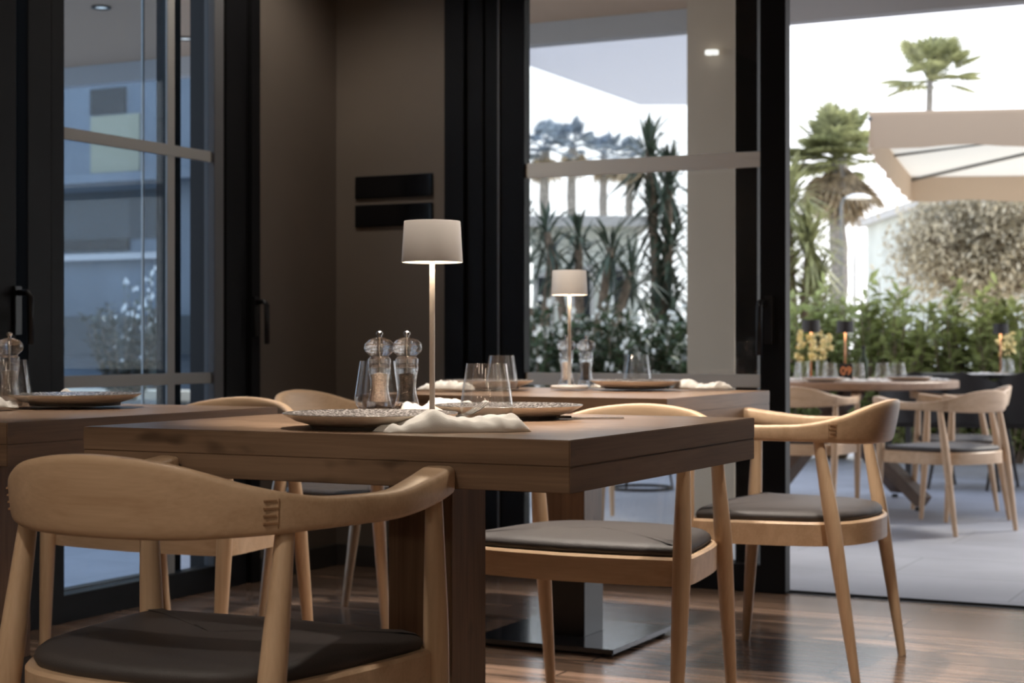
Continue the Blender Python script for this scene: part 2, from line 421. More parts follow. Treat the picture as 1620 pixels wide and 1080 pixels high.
for hy, hx in ((3.965, .0), (5.225, .0)):
    h = P1('handle', [(XL + .008, XL + .022, hy - .015, hy + .015, .93, 1.08)], 'black_metal', wl, OW)
    b = B(); y = hy - 4.6
    tube(b, [(.02, y, 1.06), (.055, y, 1.06), (.068, y, 1.045), (.068, y, .90)], .010, 10); obj('lever', b, 'black_metal', h, smooth=True)
# second dark sliding panel standing outside the left window
w2 = empty('window_2', (XL - .3, 4.8, 0)); w2['kind'] = 'structure'; O2 = (XL - .3, 4.8, 0)
P1('stile', [(XL - .13, XL - .08, 4.82, 4.90, .0, 2.62)], 'frame_black', w2, O2)
P1('stile', [(XL - .13, XL - .08, 4.118, 4.18, 0, 2.62), (XL - .13, XL - .08, 4.18, 4.82, 0, .088)], 'frame_black', w2, O2)
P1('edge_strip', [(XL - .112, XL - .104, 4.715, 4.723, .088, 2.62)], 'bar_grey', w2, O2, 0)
P1('glass_pane', [(XL - .107, XL - .103, 4.18, 4.82, .088, 2.62)], 'pane_left', w2, O2, 0)

# black glossy panels on the back wall
for i, (z0, z1, lb) in enumerate(((1.487, 1.578, 'upper glossy black rectangular switch panel on the dark wall'), (1.372, 1.462, 'lower glossy black rectangular switch panel, right under the other one'))):
    p = empty('wall_panel', (-3.457, YB, z0)); tag(p, lb, 'switch panel', 'black panels on the wall')
    b = B(); box(b, -.181, .181, -.006, -.001, 0, z1 - z0, .001); obj('backing_plate', b, 'black_metal', p)
    for x0, x1 in ((-.179, .060), (.062, .179)):
        b = B(); box(b, x0, x1, -.012, -.006, .003, z1 - z0 - .003, .0015); obj('glass_cover', b, 'panel_gloss', p)

# ------------------------------------------------------------------ ceiling downlights
def downlight(x, y, label, power=60, size=95, z=ZC, color=(1, .90, .78), grp='round downlights in the ceiling', tilt=None):
    t = empty('ceiling_light', (x, y, z)); tag(t, label, 'ceiling light', grp)
    b = B(); lathe(b, [(.040, 0), (.060, 0), (.060, -.012), (.046, -.012), (.040, 0)], 24); obj('housing', b, 'black_metal', t, smooth=30)
    b = B(); lathe(b, [(0, -.004), (.040, -.004)], 24); obj('bulb', b, 'lamp_globe', t)
    l = bpy.data.lights.new('downlight_beam', 'SPOT'); l.energy = power; l.color = color; l.spot_size = R(size); l.spot_blend = .6; l.shadow_soft_size = .04
    o = bpy.data.objects.new('downlight_beam', l); COL.objects.link(o); o.parent = t; o.location = (0, 0, -.03)
    if tilt: o.rotation_euler = tilt
    return t
downlight(-1.60, 2.84, 'ceiling downlight above the middle front table', 400, 29)
downlight(-1.45, 4.02, 'ceiling downlight above the chair behind the middle table', 90, 60)
downlight(-2.85, 2.95, 'ceiling downlight above the left table', 170, 42)
downlight(-2.10, 4.30, 'ceiling downlight above the table by the glass door', 320, 62)
downlight(-0.95, 4.55, 'ceiling downlight above the aisle beside the open door', 70, 70)
downlight(-3.35, 4.95, 'ceiling downlight in the corner by the black wall panels', 34, 120)
downlight(-1.35, 0.25, 'ceiling downlight before the nearest chair, left of the two', 95, 110)
downlight(0.35, 0.45, 'ceiling downlight before the nearest chair, right of the two', 35, 110)
downlight(-0.90, 3.62, 'ceiling downlight over the aisle right of the middle front table', 170, 80)
downlight(-2.9, 0.8, 'ceiling downlight near the left wall', 30, 110)

def added_globe(x, y, z, label):  # unseen globes, added so the glassware has something bright to reflect
    t = empty('glint_globe', (x, y, ZC)); tag(t, label, 'added globe', 'unseen globes added for reflections in the glassware')
    b = B(); tube(b, [(0, 0, 0), (0, 0, z - ZC + .09)], .003, 6); obj('cord', b, 'black_metal', t)
    b = B(); lathe(b, [(.09 * math.sin(PI * k / 12), z - ZC - .09 * math.cos(PI * k / 12)) for k in range(13)], 24); obj('globe', b, 'glint_glow', t, smooth=True)
plain('glint_glow', (.9, .88, .8), .4, emit=(1, .86, .68), estr=24)
for i, (x, y) in enumerate(((-2.6, -1.2), (-1.3, -1.2), (0, -1.2), (1.3, -1.2), (2.4, -1.2))):
    added_globe(x, y, 1.95, 'glowing globe added behind the viewer for glass reflections, %s from the left wall' % ('nearest', 'second', 'third', 'fourth', 'farthest')[i])
# ------------------------------------------------------------------ armchair
def rail_bm():
    #      x     y     top   bottom half-thickness lean
    H = [(.277, .250, .708, .664, .026, .0),
         (.280, .236, .708, .661, .029, .0),
         (.292, .160, .697, .651, .027, .0),
         (.304, .060, .686, .644, .022, .0),
         (.296, -.030, .686, .643, .0175, .02),
         (.270, -.115, .690, .641, .0155, .06),
         (.217, -.190, .708, .636, .0140, .12),
         (.125, -.246, .738, .631, .0130, .18),
         (.0, -.266, .750, .630, .0130, .20)]
    L = [(-x, y, t, b, h, l) for x, y, t, b, h, l in H[:-1]][::-1]
    S = crom(H + L, 7)
    bm = B(); rings = []; n = 20
    for i, (x, y, t, bt, h, ln) in enumerate(S):
        a, c = S[max(i - 1, 0)], S[min(i + 1, len(S) - 1)]
        tx, ty = c[0] - a[0], c[1] - a[1]; d = math.hypot(tx, ty); nx, ny = ty / d, -tx / d     # sideways
        # outward means away from the seat centre
        if nx * x + ny * (y - .05) < 0: nx, ny = -nx, -ny
        zc, hh = (t + bt) / 2, (t - bt) / 2
        rg = []
        for k in range(n):
            an = 2 * PI * k / n; cu, su = math.cos(an), math.sin(an)
            u = h * math.copysign(abs(cu) ** .42, cu); v = hh * math.copysign(abs(su) ** .42, su)
            off = u + ln * v
            rg.append(bm.verts.new((x + nx * off, y + ny * off, zc + v)))
        if rings:
            ox = rings[-1]
        rings.append(rg)
    for i in range(len(rings) - 1):
        for k in range(n): bm.faces.new([rings[i][k], rings[i][(k + 1) % n], rings[i + 1][(k + 1) % n], rings[i + 1][k]])
    for rg, (x, y, t, bt, h, ln), sg in ((rings[0], S[0], 1), (rings[-1], S[-1], -1)):
        # rounded end
        c = bm.verts.new((x, y + .004, (t + bt) / 2))
        for k in range(n):
            q = [rg[k], rg[(k + 1) % n], c]; bm.faces.new(q)
    bmesh.ops.recalc_face_normals(bm, faces=bm.faces[:])
    return bm
def seat_outline(grow=0.0, n=8):
    H = [(.0, .238), (.14, .228), (.268, .208), (.290, .175), (.280, .06), (.262, -.06), (.238, -.14), (.18, -.205), (.09, -.236), (0, -.244)]
    P = crom(H, n)
    P = P[:-1] + [[-x, y] for x, y in P[::-1]][:-1]
    out = []
    for i, (x, y) in enumerate(P):
        a, c = P[i - 1], P[(i + 1) % len(P)]
        tx, ty = c[0] - a[0], c[1] - a[1]; d = math.hypot(tx, ty) or 1
        nx, ny = ty / d, -tx / d
        if nx * x + ny * y < 0: nx, ny = -nx, -ny
        out.append((x + nx * grow, y + ny * grow))
    return out
def make_chair(name, label):
    t = empty(name); tag(t, label, 'chair', 'light wooden armchairs with dark seats')
    ar = obj('back_and_arm_rail', rail_bm(), 'beech_x', t, smooth=50)
    # finger joints where back and arms meet
    for sx in (1, -1):
        b = B(); cx_, cy_ = .2345, -.169; an = math.atan2(-.577, .8165)
        for k in range(4):
            z = .655 + k * .0105
            lean = .10 * (z - .671)
            M = Matrix.Diagonal((sx, 1, 1, 1)) @ Matrix.Translation((cx_ + lean * .8, cy_ - lean * .58, z)) @ Matrix.Rotation(an, 4, 'Z')
            b2 = B(); box(b2, -.0178, .0178, -.013, .009 - (k % 2) * .003, -.0013, .0013); merge(b, b2, M)
        M = Matrix.Diagonal((sx, 1, 1, 1)) @ Matrix.Translation((cx_, cy_, .669)) @ Matrix.Rotation(an, 4, 'Z') @ Matrix.Rotation(R(5.5), 4, 'Y')
        b2 = B(); box(b2, -.0176, .0176, .0088, .0102, -.020, .022); merge(b, b2, M)
        obj('finger_joint', b, 'joint_dark', ar)
    # legs
    for sx in (1, -1):
        for top, mid, foot in ((Vector((.292, .207, .662)), Vector((.291, .217, .41)), Vector((.284, .242, 0))), (Vector((.243, -.138, .652)), Vector((.247, -.182, .41)), Vector((.248, -.244, 0)))):
            f = Vector((sx, 1, 1))
            pts = [foot * f, (foot * .62 + mid * .38) * f, (foot * .25 + mid * .75) * f, mid * f, (mid * .75 + top * .25) * f, (mid * .4 + top * .6) * f, top * f]
            b = B(); P = crom([(*p, r) for p, r in zip(pts, (.0120, .0160, .0195, .0210, .0205, .0175, .0140))], 4)
            tube(b, [p[:3] for p in P], [p[3] for p in P], 18)
            obj('leg', b, 'beech_z', t, smooth=60)
    # seat frame: ring with rounded top edge
    b = B(); o_, i_ = seat_outline(.004), seat_outline(-.022)
    sec = []
    for (x, y), (u, v) in zip(o_, i_):
        mx, my = x * .82 + u * .18, y * .82 + v * .18
        sec.append([(x, y, .362), (x, y, .420), (mx, my, .4255), (u, v, .4255), (u, v, .362)])
    vs = [[b.verts.new(p) for p in s_] for s_ in sec]
    for i in range(len(vs)):
        a, c = vs[i], vs[(i + 1) % len(vs)]
        for k in range(5): b.faces.new([a[k], c[k], c[(k + 1) % 5], a[(k + 1) % 5]])
    bmesh.ops.recalc_face_normals(b, faces=b.faces[:])
    obj('seat_frame', b, 'beech_x', t, smooth=35)
    # cushion
    b = B(); rings = []
    for g, z in ((-.03, .400), (-.014, .426), (-.009, .434), (-.012, .443), (-.022, .450), (-.045, .4545)):
        rings.append([b.verts.new((x, y, z)) for x, y in seat_outline(g)])
    base = seat_outline(-.045)
    for s_, z in ((.75, .459), (.5, .4605), (.25, .461)): rings.append([b.verts.new((x * s_, y * s_, z)) for x, y in base])
    cv = b.verts.new((0, 0, .461)); n = len(base)
    for i in range(len(rings) - 1):
        for k in range(n): b.faces.new([rings[i][k], rings[i][(k + 1) % n], rings[i + 1][(k + 1) % n], rings[i + 1][k]])
    for k in range(n): b.faces.new([rings[-1][k], rings[-1][(k + 1) % n], cv])
    b.faces.new(rings[0][::-1])
    bmesh.ops.recalc_face_normals(b, faces=b.faces[:])
    obj('seat_cushion', b, 'seat_vinyl', t, smooth=True)
    return t
chairs = [
 (-1.577, 2.095, 0, 0, 'light wooden armchair nearest of all, seen from behind before the middle table'),
 (-1.63, 3.71, 180, 0, 'light wooden armchair facing us from behind the middle table'),
 (-2.856, 3.69, 180, 0, 'light wooden armchair at the far side of the left table, beside the dark window'),
 (-1.425, 4.607, 90, 0, 'light wooden armchair seen from the side, standing right of the table by the open door'),
 (-2.865, 4.645, -90, 0, 'light wooden armchair left of the table by the glass door, before the dark wall'),
 (-1.95, 9.03, 63.6, TZ, 'light wooden armchair on the terrace, nearer of the two right of the round table'),
 (-2.06, 9.84, 108, TZ, 'light wooden armchair on the terrace, farther of the two right of the round table'),
 (-2.874, 9.37, 3.3, TZ, 'light wooden armchair on the terrace, left before the round table beside the door post'),
 (-3.50, 8.70, 12, TZ, 'light wooden armchair on the terrace seen only through the glass door'),
]
c0 = make_chair('wooden_armchair', chairs[0][4])
for i, (x, y, rz, z, lb) in enumerate(chairs):
    if i == 0: c0.location = (x, y, z); c0.rotation_euler = (0, 0, R(rz)); c0.scale = (.965, .98, 1)
    else: dup(c0, (x, y, z), R(rz), lb).scale = (1, 1, 1)

# ------------------------------------------------------------------ square tables
def make_table(name, label):
    t = empty(name); tag(t, label, 'table', 'square oak pedestal tables')
    a, d = .4625, .425
    b = B(); box(b, -a, a, -d, d, .7183, .760, .0016); box(b, -a + .0004, a - .0004, -d + .0004, d - .0004, .677, .7182, .0012)
    for f in b.faces:
        f.normal_update()
        if abs(f.normal.x) > .7: f.material_index = 1
    obj('tabletop', b, ['oak_top', 'oak_side'], t)
    b = B(); box(b, -.0655, .0655, -.0655, .0655, .20, .677, .002); obj('pedestal', b, 'oak_post', t)
    b = B(); box(b, -.067, .067, -.067, .067, .024, .20, .0015); obj('pedestal_sleeve', b, 'black_metal', t)
    b = B(); box(b, -.225, .225, -.225, .225, .010, .024, .002)
    pl = obj('base_plate', b, 'base_plate_metal', t)
    for sx in (-1, 1):
        for sy in (-1, 1):
            b = B(); lathe(b, [(0, 0), (.016, 0), (.016, .010), (0, .010)], 16, M=Matrix.Translation((sx * .195, sy * .195, 0))); obj('glide', b, 'gasket', pl)
    return t
T1, T2, T3 = (-1.564, 2.789), (-2.143, 4.666), (-2.745, 2.83)
t1 = make_table('square_table', 'oak table in the middle front with lamp, two mills and two plates')
t1.location = (*T1, 0); t1.scale = (1.04, 1.04, .7542 / .76)
dup(t1, (*T2, 0), 0, 'oak table by the glass door, its black base plate in view')
dup(t1, (*T3, 0), 0, 'oak table cut off by the left edge of the picture')

# ------------------------------------------------------------------ tableware
TT = .760
TA = .7542      # top of the middle front table
def make_lamp(name, label):
    t = empty(name); tag(t, label, 'table lamp', 'cordless white table lamps')
    b = B(); lathe(b, [(0, 0), (.058, 0), (.060, .002), (.060, .008), (.057, .011), (.010, .012), (0, .012)], 48); obj('base', b, 'lamp_white', t, smooth=40)
    b = B(); tube(b, [(0, 0, .011), (0, 0, .325)], .0052, 16); obj('pole', b, 'lamp_white', t, smooth=60)
    b = B(); lathe(b, [(.0575, .295), (.0530, .371), (.0525, .372), (0, .372), (0, .3705), (.0515, .3700), (.0560, .295), (.0575, .295)], 64, mats=[0, 0, 0, 0, 1, 1, 0])
    sh = obj('lamp_shade', b, ['lamp_white', 'lamp_inner'], t, smooth=40)
    b = B(); lathe(b, [(.006, .309), (.050, .309), (.050, .313), (.006, .313)], 48); obj('diffuser', b, 'diffuser', sh)
    l = bpy.data.lights.new('lamp_light', 'SPOT'); l.energy = 2.6; l.color = (1, .80, .58); l.shadow_soft_size = .03; l.spot_size = R(150); l.spot_blend = .5
    o = bpy.data.objects.new('lamp_light', l); COL.objects.link(o); o.parent = t; o.location = (.0, -.0, .304)
    return t
lm = make_lamp('table_lamp', 'white mushroom-stem table lamp glowing on the middle front table'); lm['label'] = 'white table lamp with drum shade on the middle front table'
lm.scale = (1.04, 1.04, 1.04); lm.location = (-1.612, 2.853, TA)
dup(lm, (-2.217, 4.80, TT), 0, 'white table lamp with drum shade on the table by the glass door').scale = (1, 1, 1)

MILL = [(0, 0), (.028, 0), (.0300, .003), (.0292, .008), (.0255, .012), (.0252, .018), (.0240, .024), (.0205, .036), (.0185, .050), (.0192, .066), (.0220, .082), (.0225, .086), (.0235, .088), (.0235, .096), (.0220, .099), (.0238, .101), (.0238, .111), (.0200, .1145), (.0195, .1165)]
def make_mill(name, label, fill):
    t = empty(name); tag(t, label, 'spice mill', 'clear salt and pepper mills')
    inner = [(.0165, .114), (.0175, .086), (.0155, .066), (.0145, .050), (.0160, .036), (.0180, .022), (0, .020)]
    b = B(); lathe(b, MILL + [(.0170, .1165)] + inner, 48); obj('mill_body', b, 'clear_acrylic', t, smooth=30)
    b = B(); lathe(b, [(0, .1175), (.0195, .1175), (.0225, .120), (.0295, .126), (.0318, .134), (.0300, .143), (.0235, .150), (.0120, .1545), (.0065, .156), (0, .156)], 48); lathe(b, [(0, .123), (.014, .123), (.0215, .128), (.0245, .134), (.0225, .142), (.015, .148), (0, .149)], 40)
    obj('mill_head', b, 'clear_acrylic', t, smooth=30)
    b = B(); lathe(b, [(0, .1562), (.0042, .1562), (.0042, .160), (.0066, .161), (.0070, .166), (.0045, .169), (0, .1695)], 24); obj('knob', b, 'chrome', t, smooth=30)
    b = B(); tube(b, [(0, 0, .0205), (0, 0, .156)], .0022, 8); obj('spindle', b, 'chrome', t, smooth=60)
    b = B(); lathe(b, [(.003, .0215), (.0172, .0225), (.0155, .036), (.0140, .050), (.0150, .066), (.0165, .080), (.0030, .083)], 32)
    obj('salt_grains' if fill == 'salt' else 'peppercorns', b, fill, t, smooth=True)
    return t
ms = make_mill('salt_mill', 'clear salt mill on the middle front table, left of its pair', 'salt'); ms.scale = mp_s = (1.04, 1.04, 1.04); ms.location = (-1.884, 3.104, TA)
mp_ = make_mill('pepper_mill', 'clear pepper mill on the middle front table, right of its pair', 'pepper'); mp_.scale = mp_s; mp_.location = (-1.832, 3.132, TA)
dup(ms, (-2.33, 5.02, TT), 0, 'clear salt mill on the table by the glass door, behind the lamp stem').scale = (1, 1, 1)
dup(mp_, (-2.262, 5.028, TT), 0, 'clear pepper mill on the table by the glass door, right of the lamp stem').scale = (1, 1, 1)
dup(ms, (-2.762, 2.92, TT), 0, 'clear salt mill on the left table, cut by the picture edge').scale = (1, 1, 1)

def glass_bm(s=1.0):
    o_ = [(0, .0), (.030, .0), (.0370, .003), (.0450, .012), (.0490, .024), (.0480, .036), (.0375, .106), (.0370, .1066)]
    i_ = [(.0364, .106), (.0468, .036), (.0476, .025), (.0435, .015), (.034, .0085), (0, .008)]
    b = B(); lathe(b, [(r * s, z * s) for r, z in o_ + i_], 64); return b
def tumbler(x, y, label, src=[None], z=TT, s=1.0):
    if src[0] is None: src[0] = obj('drinking_glass', glass_bm(), 'clear_glass', smooth=40); o = src[0]
    else: o = src[0].copy(); COL.objects.link(o)
    o.location = (x, y, z); o.scale = (s, s, s)
    return tag(o, label, 'glass', 'stemless drinking glasses')
tumbler(-1.477, 2.824, 'empty stemless glass in front, behind the folded napkin with the fork', z=TA, s=1.04)
tumbler(-1.924, 3.162, 'empty stemless glass behind the salt mill of the middle table', z=TA, s=1.04)
tumbler(-2.303, 4.50, 'empty stemless glass at the left end of the table by the glass door')
tumbler(-2.085, 5.035, 'empty stemless glass beside the plate on the table by the glass door')
tumbler(-2.715, 2.872, 'empty stemless glass on the left table before its salt mill')

def make_plate(name, label, r=.150):
    t = empty(name); tag(t, label, 'plate', 'speckled stoneware plates')
    k = r / .15
    b = B(); lathe(b, [(0, .0105), (.060 * k, .0105), (.095 * k, .013), (.125 * k, .019), (.147 * k, .0268), (.1495 * k, .0275), (.150 * k, .0262)], 72)
    obj('glazed_top', b, 'plate_glaze', t, smooth=True)
    b = B(); lathe(b, [(.150 * k, .0262), (.1485 * k, .0240), (.125 * k, .0125), (.104 * k, .0065), (0, .0065)], 72); obj('rim_underside', b, 'plate_side', t, smooth=50)
    b = B(); lathe(b, [(.104 * k, .0066), (.102 * k, 0), (0, 0)], 72); obj('foot_ring', b, 'plate_foot', t, smooth=30)
    return t
p0 = make_plate('plate', 'grey speckled plate at the front edge of the middle table', .155); p0.location = (-1.560, 2.540, TA)
dup(p0, (-1.510, 2.983, TA), 0, 'speckled plate at the right rear of the middle table').scale = (.95, .95, 1)
dup(p0, (-2.035, 4.90, TT), 0, 'speckled plate on the table by the glass door').scale = (.92, .92, 1)
dup(p0, (-2.46, 4.715, TT), 0, 'speckled plate at the left end of the table by the glass door, mostly hidden').scale = (.92, .92, 1)
dup(p0, (-2.655, 3.02, TT), 0, 'beige-sided plate on the left table').scale = (.97, .97, 1)

def smoothstep(t): t = max(0, min(1, t)); return t * t * (3 - 2 * t)
def napkin_bm(L, W, prof, seed, fold=.004, skew=0):
    rnd = random.Random(seed); nx, ny = 72, 30
    ph = [(rnd.uniform(0, 6.28), rnd.uniform(8, 26), rnd.uniform(-30, 30), rnd.uniform(.3, 1)) for _ in range(7)]
    def hh(u):
        u *= len(prof) - 1; i = min(int(u), len(prof) - 2); f = u - i; f = f * f * (3 - 2 * f); return prof[i] * (1 - f) + prof[i + 1] * f
    b = B(); top = []; bot = []
    for i in range(nx + 1):
        u = i / nx; rt, rb = [], []
        wv = W * (.86 + .14 * math.sin(u * 5 + seed)) * (min(1, .55 + 2.2 * min(u, 1 - u)))
        for j in range(ny + 1):
            v = j / ny
            x = (u - .5) * L + skew * (v - .5) + .004 * math.sin(v * 9 + seed); y = (v - .5) * wv
            e = min(1, min(v, 1 - v) * 9) ** .5; ex = min(1, min(u, 1 - u) * 22) ** .5
            h = hh(u) * (.50 + .5 * math.sin(PI * min(1, max(0, .12 + .8 * v)))) * (.35 + .65 * e)
            n = sum(a * math.sin(p + f1 * u * 2.2 + f2 * v * .35 * (1 + u)) for p, f1, f2, a in ph) / 3
            n2 = abs(math.sin(6 * v + 5 * u * (1 - v) * 3 + seed))
            h = max(.0015, (h + fold * n * e + fold * .8 * (n2 - .6) * e) * (.25 + .75 * ex))
            rt.append(b.verts.new((x, y, h))); 
            rb.append(b.verts.new((x, y, 0.0002)))
        top.append(rt); bot.append(rb)
    for i in range(nx):
        for j in range(ny):
            b.faces.new([top[i][j], top[i + 1][j], top[i + 1][j + 1], top[i][j + 1]])
            b.faces.new([bot[i][j + 1], bot[i + 1][j + 1], bot[i + 1][j], bot[i][j]])
    for i in range(nx):
        b.faces.new([bot[i][0], bot[i + 1][0], top[i + 1][0], top[i][0]]); b.faces.new([top[i][ny], top[i + 1][ny], bot[i + 1][ny], bot[i][ny]])
    for j in range(ny):
        b.faces.new([bot[0][j + 1], bot[0][j], top[0][j], top[0][j + 1]]); b.faces.new([top[nx][j + 1], top[nx][j], bot[nx][j], bot[nx][j + 1]])
    return b
def napkin(x, y, rz, L, W, prof, seed, label, z=TT, fold=.004, skew=0):
    o = obj('napkin', napkin_bm(L, W, prof, seed, fold, skew), 'napkin_cloth', smooth=True); o.location = (x, y, z); o.rotation_euler = (0, 0, rz)
    return tag(o, label, 'napkin', 'cream cloth napkins')
napkin(-1.368, 2.490, TH + R(11), .24, .104, [.009, .012, .017, .028, .037, .030, .022, .021, .025, .026, .027, .022], 3, 'cream folded napkin at the front table edge with a fork on it', z=TA, fold=.0045, skew=-.02)
napkin(-1.706, 3.104, TH + R(5), .22, .10, [.012, .020, .031, .026, .018, .012], 8, 'greyish folded napkin behind the lamp pole of the middle table', z=TA, fold=.008)
napkin(-2.495, 4.50, TH - R(3), .17, .08, [.010, .018, .026, .028, .022, .015], 5, 'long folded napkin at the left end of the table by the glass door')
napkin(-1.845, 4.985, TH - R(4), .17, .08, [.006, .026, .030, .018, .014, .018, .022, .014], 12, 'cream napkin behind the plate on the table by the glass door', skew=.02)
napkin(-2.185, 4.965, TH, .06, .05, [.006, .010, .007], 17, 'small crumpled cream napkin at the left of the rear plate')
napkin(-2.735, 2.79, TH + R(10), .17, .10, [.010, .016, .012, .018, .008], 21, 'crumpled white napkin at the near side of the left table', fold=.007)
napkin(-2.80, 3.15, TH, .13, .06, [.010, .022, .03, .024, .012], 23, 'small napkin behind the beige-sided plate on the left table')

def fork():
    t = empty('fork'); tag(t, 'silver fork resting on the front napkin, tines up', 'fork')
    b = B(); tube(b, [(0, -.055, .004), (0, -.02, .002), (0, .02, .004)], [.0045, .0032, .0024], 8); obj('handle', b, 'steel', t, smooth=True)
    b = B()
    M = [(0, .02, .004), (0, .032, .003), (0, .042, .002)]
    beam(b, (0, .018, .0040), (0, .044, .0015), .021, .0018)
    for k in range(4):
        x = -.0086 + k * .00573; tube(b, [(x, .042, .002), (x, .060, .003), (x, .085, .009)], [.0015, .0013, .0007], 6)
    obj('tines', b, 'steel', t, smooth=40)
    return t
fk = fork(); fk.location = (-1.378, 2.515, TA + .017); fk.rotation_euler = (R(13), 0, TH - R(38))
kn = empty('table_knife', (-1.378, 3.016, TA + .001), TH - R(82)); tag(kn, 'steel knife lying half under the right rear plate of the middle table', 'knife')
b = B(); box(b, -.009, .009, -.01, .095, .0, .0022, .0008); obj('blade', b, 'steel', kn)
b = B(); tube(b, [(0, -.01, .003), (0, -.06, .004), (0, -.09, .004)], [.0025, .0038, .003], 8); obj('handle', b, 'steel', kn, smooth=True)

# ------------------------------------------------------------------ terrace furniture
TZ4 = TZ + .765
x4, y4 = cr(2.0, 10.42)
t4 = empty('round_table', (x4, y4, TZ)); tag(t4, 'round light oak table with crossed beam legs on the terrace', 'table')
b = B(); lathe(b, [(0, .715), (.735, .715), (.75, .722), (.75, .758), (.743, .765), (0, .765)], 72); obj('tabletop', b, 'terrace_oak', t4, smooth=30)
for a in (R(-28), R(62), R(152), R(242)):
    dx, dy = math.cos(a + .1), math.sin(a + .1)
    b = B(); beam(b, (-dx * .18, -dy * .18, .70), (dx * .66, dy * .66, .055), .10, .07)
    lg = obj('leg', b, 'terrace_beam', t4)
    b = B(); lathe(b, [(0, 0), (.02, 0), (.02, .02), (0, .02)], 12, M=Matrix.Translation((dx * .62, dy * .62, 0))); obj('glide', b, 'gasket', lg)
# long black table further back
x5, y5 = at(1640, 12.3)
t5 = empty('black_table', (x5, y5, TZ), R(4)); tag(t5, 'black metal table before the hedge at the right edge', 'table')
b = B(); box(b, -.95, .95, -.40, .40, .735, .765, .003); obj('tabletop', b, 'shade_black', t5)
for sx in (-1, 1):
    for sy in (-1, 1):
        b = B(); box(b, sx * .87 - .02, sx * .87 + .02, sy * .34 - .02, sy * .34 + .02, 0, .735); obj('leg', b, 'shade_black', t5)
def shell_chair(x, y, rz, label, src=[None]):
    if src[0] is None:
        t = empty('black_chair'); tag(t, label, 'chair', 'black shell chairs on the terrace')
        b = B(); box(b, -.23, .23, -.22, .22, .42, .46, .015); obj('seat', b, 'shade_black', t)
        b = B(); rg = []
        for i in range(13):
            a = R(-70 + i * 140 / 12); q = []
            for z, r in ((.45, .24), (.60, .26), (.80 - .10 * abs(i - 6) / 6, .275)):
                q.append((b.verts.new((r * math.sin(a), -r * math.cos(a), z)), b.verts.new(((r - .02) * math.sin(a), -(r - .02) * math.cos(a), z))))
            rg.append(q)
        for i in range(12):
            for k in range(2):
                for s_ in (0, 1): b.faces.new([rg[i][k][s_], rg[i + 1][k][s_], rg[i + 1][k + 1][s_], rg[i][k + 1][s_]])
            b.faces.new([rg[i][2][0], rg[i + 1][2][0], rg[i + 1][2][1], rg[i][2][1]])
        bmesh.ops.recalc_face_normals(b, faces=b.faces[:])
        obj('backrest', b, 'shade_black', t, smooth=40)
        for sx in (-1, 1):
            for sy in (-1, 1):
                b = B(); tube(b, [(sx * .18, sy * .17, .43), (sx * .24, sy * .24, 0)], [.014, .011], 10); obj('leg', b, 'shade_black', t, smooth=60)
        src[0] = t; t.location = (x, y, TZ); t.rotation_euler = (0, 0, rz); return t
    return dup(src[0], (x, y, TZ), rz, label)
shell_chair(*at(1452, 11.6), R(10), 'black shell chair behind the round table, left of the other two')
shell_chair(*at(1540, 11.5), R(-5), 'black shell chair before the black table, between the other two')
shell_chair(*at(1625, 11.4), R(5), 'black shell chair at the right picture edge')
# small round table with ring base seen through the glass
xs, ys = at(1015, 11.4)
ss = empty('side_table', (xs, ys, TZ)); tag(ss, 'small black table with ring base seen low through the glass door', 'table')
b = B(); rr = [(.21 * math.cos(2 * PI * k / 40), .21 * math.sin(2 * PI * k / 40), .012) for k in range(41)]; tube(b, rr, .010, 8, caps=False); obj('ring_base', b, 'shade_black', ss, smooth=True)
b = B(); lathe(b, [(0, .50), (.22, .50), (.22, .52), (0, .52)], 40); obj('tabletop', b, 'shade_black', ss, smooth=30)
for k in range(3):
    a = 2 * PI * k / 3 + .4; b = B(); tube(b, [(.21 * math.cos(a), .21 * math.sin(a), .012), (.12 * math.cos(a), .12 * math.sin(a), .5)], .008, 8); obj('leg', b, 'shade_black', ss, smooth=True)

# table setting outdoors
def out_lamp(px, Z, label, src=[None], z=TZ4):
    x, y = at(px, Z)
    if src[0] is not None: return dup(src[0], (x, y, z), 0, label)
    t = empty('terrace_lamp', (x, y, z)); tag(t, label, 'table lamp', 'black table lamps on the terrace')
    b = B(); lathe(b, [(0, 0), (.055, 0), (.055, .012), (0, .014)], 32); obj('base', b, 'copper', t, smooth=30)
    b = B(); tube(b, [(0, 0, .01), (0, 0, .31)], .006, 10); obj('pole', b, 'copper', t, smooth=True)
    b = B(); lathe(b, [(.056, .292), (.053, .368), (0, .368), (0, .364), (.050, .363), (.053, .292), (.056, .292)], 40); sh = obj('lamp_shade', b, 'shade_black', t, smooth=30)
    b = B(); lathe(b, [(0, .305), (.048, .305)], 24); obj('diffuser', b, 'diffuser', sh)
    src[0] = t; return t
out_lamp(1283, 10.15, 'black-shaded lamp on the round terrace table, left of two')
out_lamp(1337, 10.75, 'black-shaded lamp on the round terrace table behind the number card')
out_lamp(1583, 12.1, 'black-shaded lamp on the black terrace table')
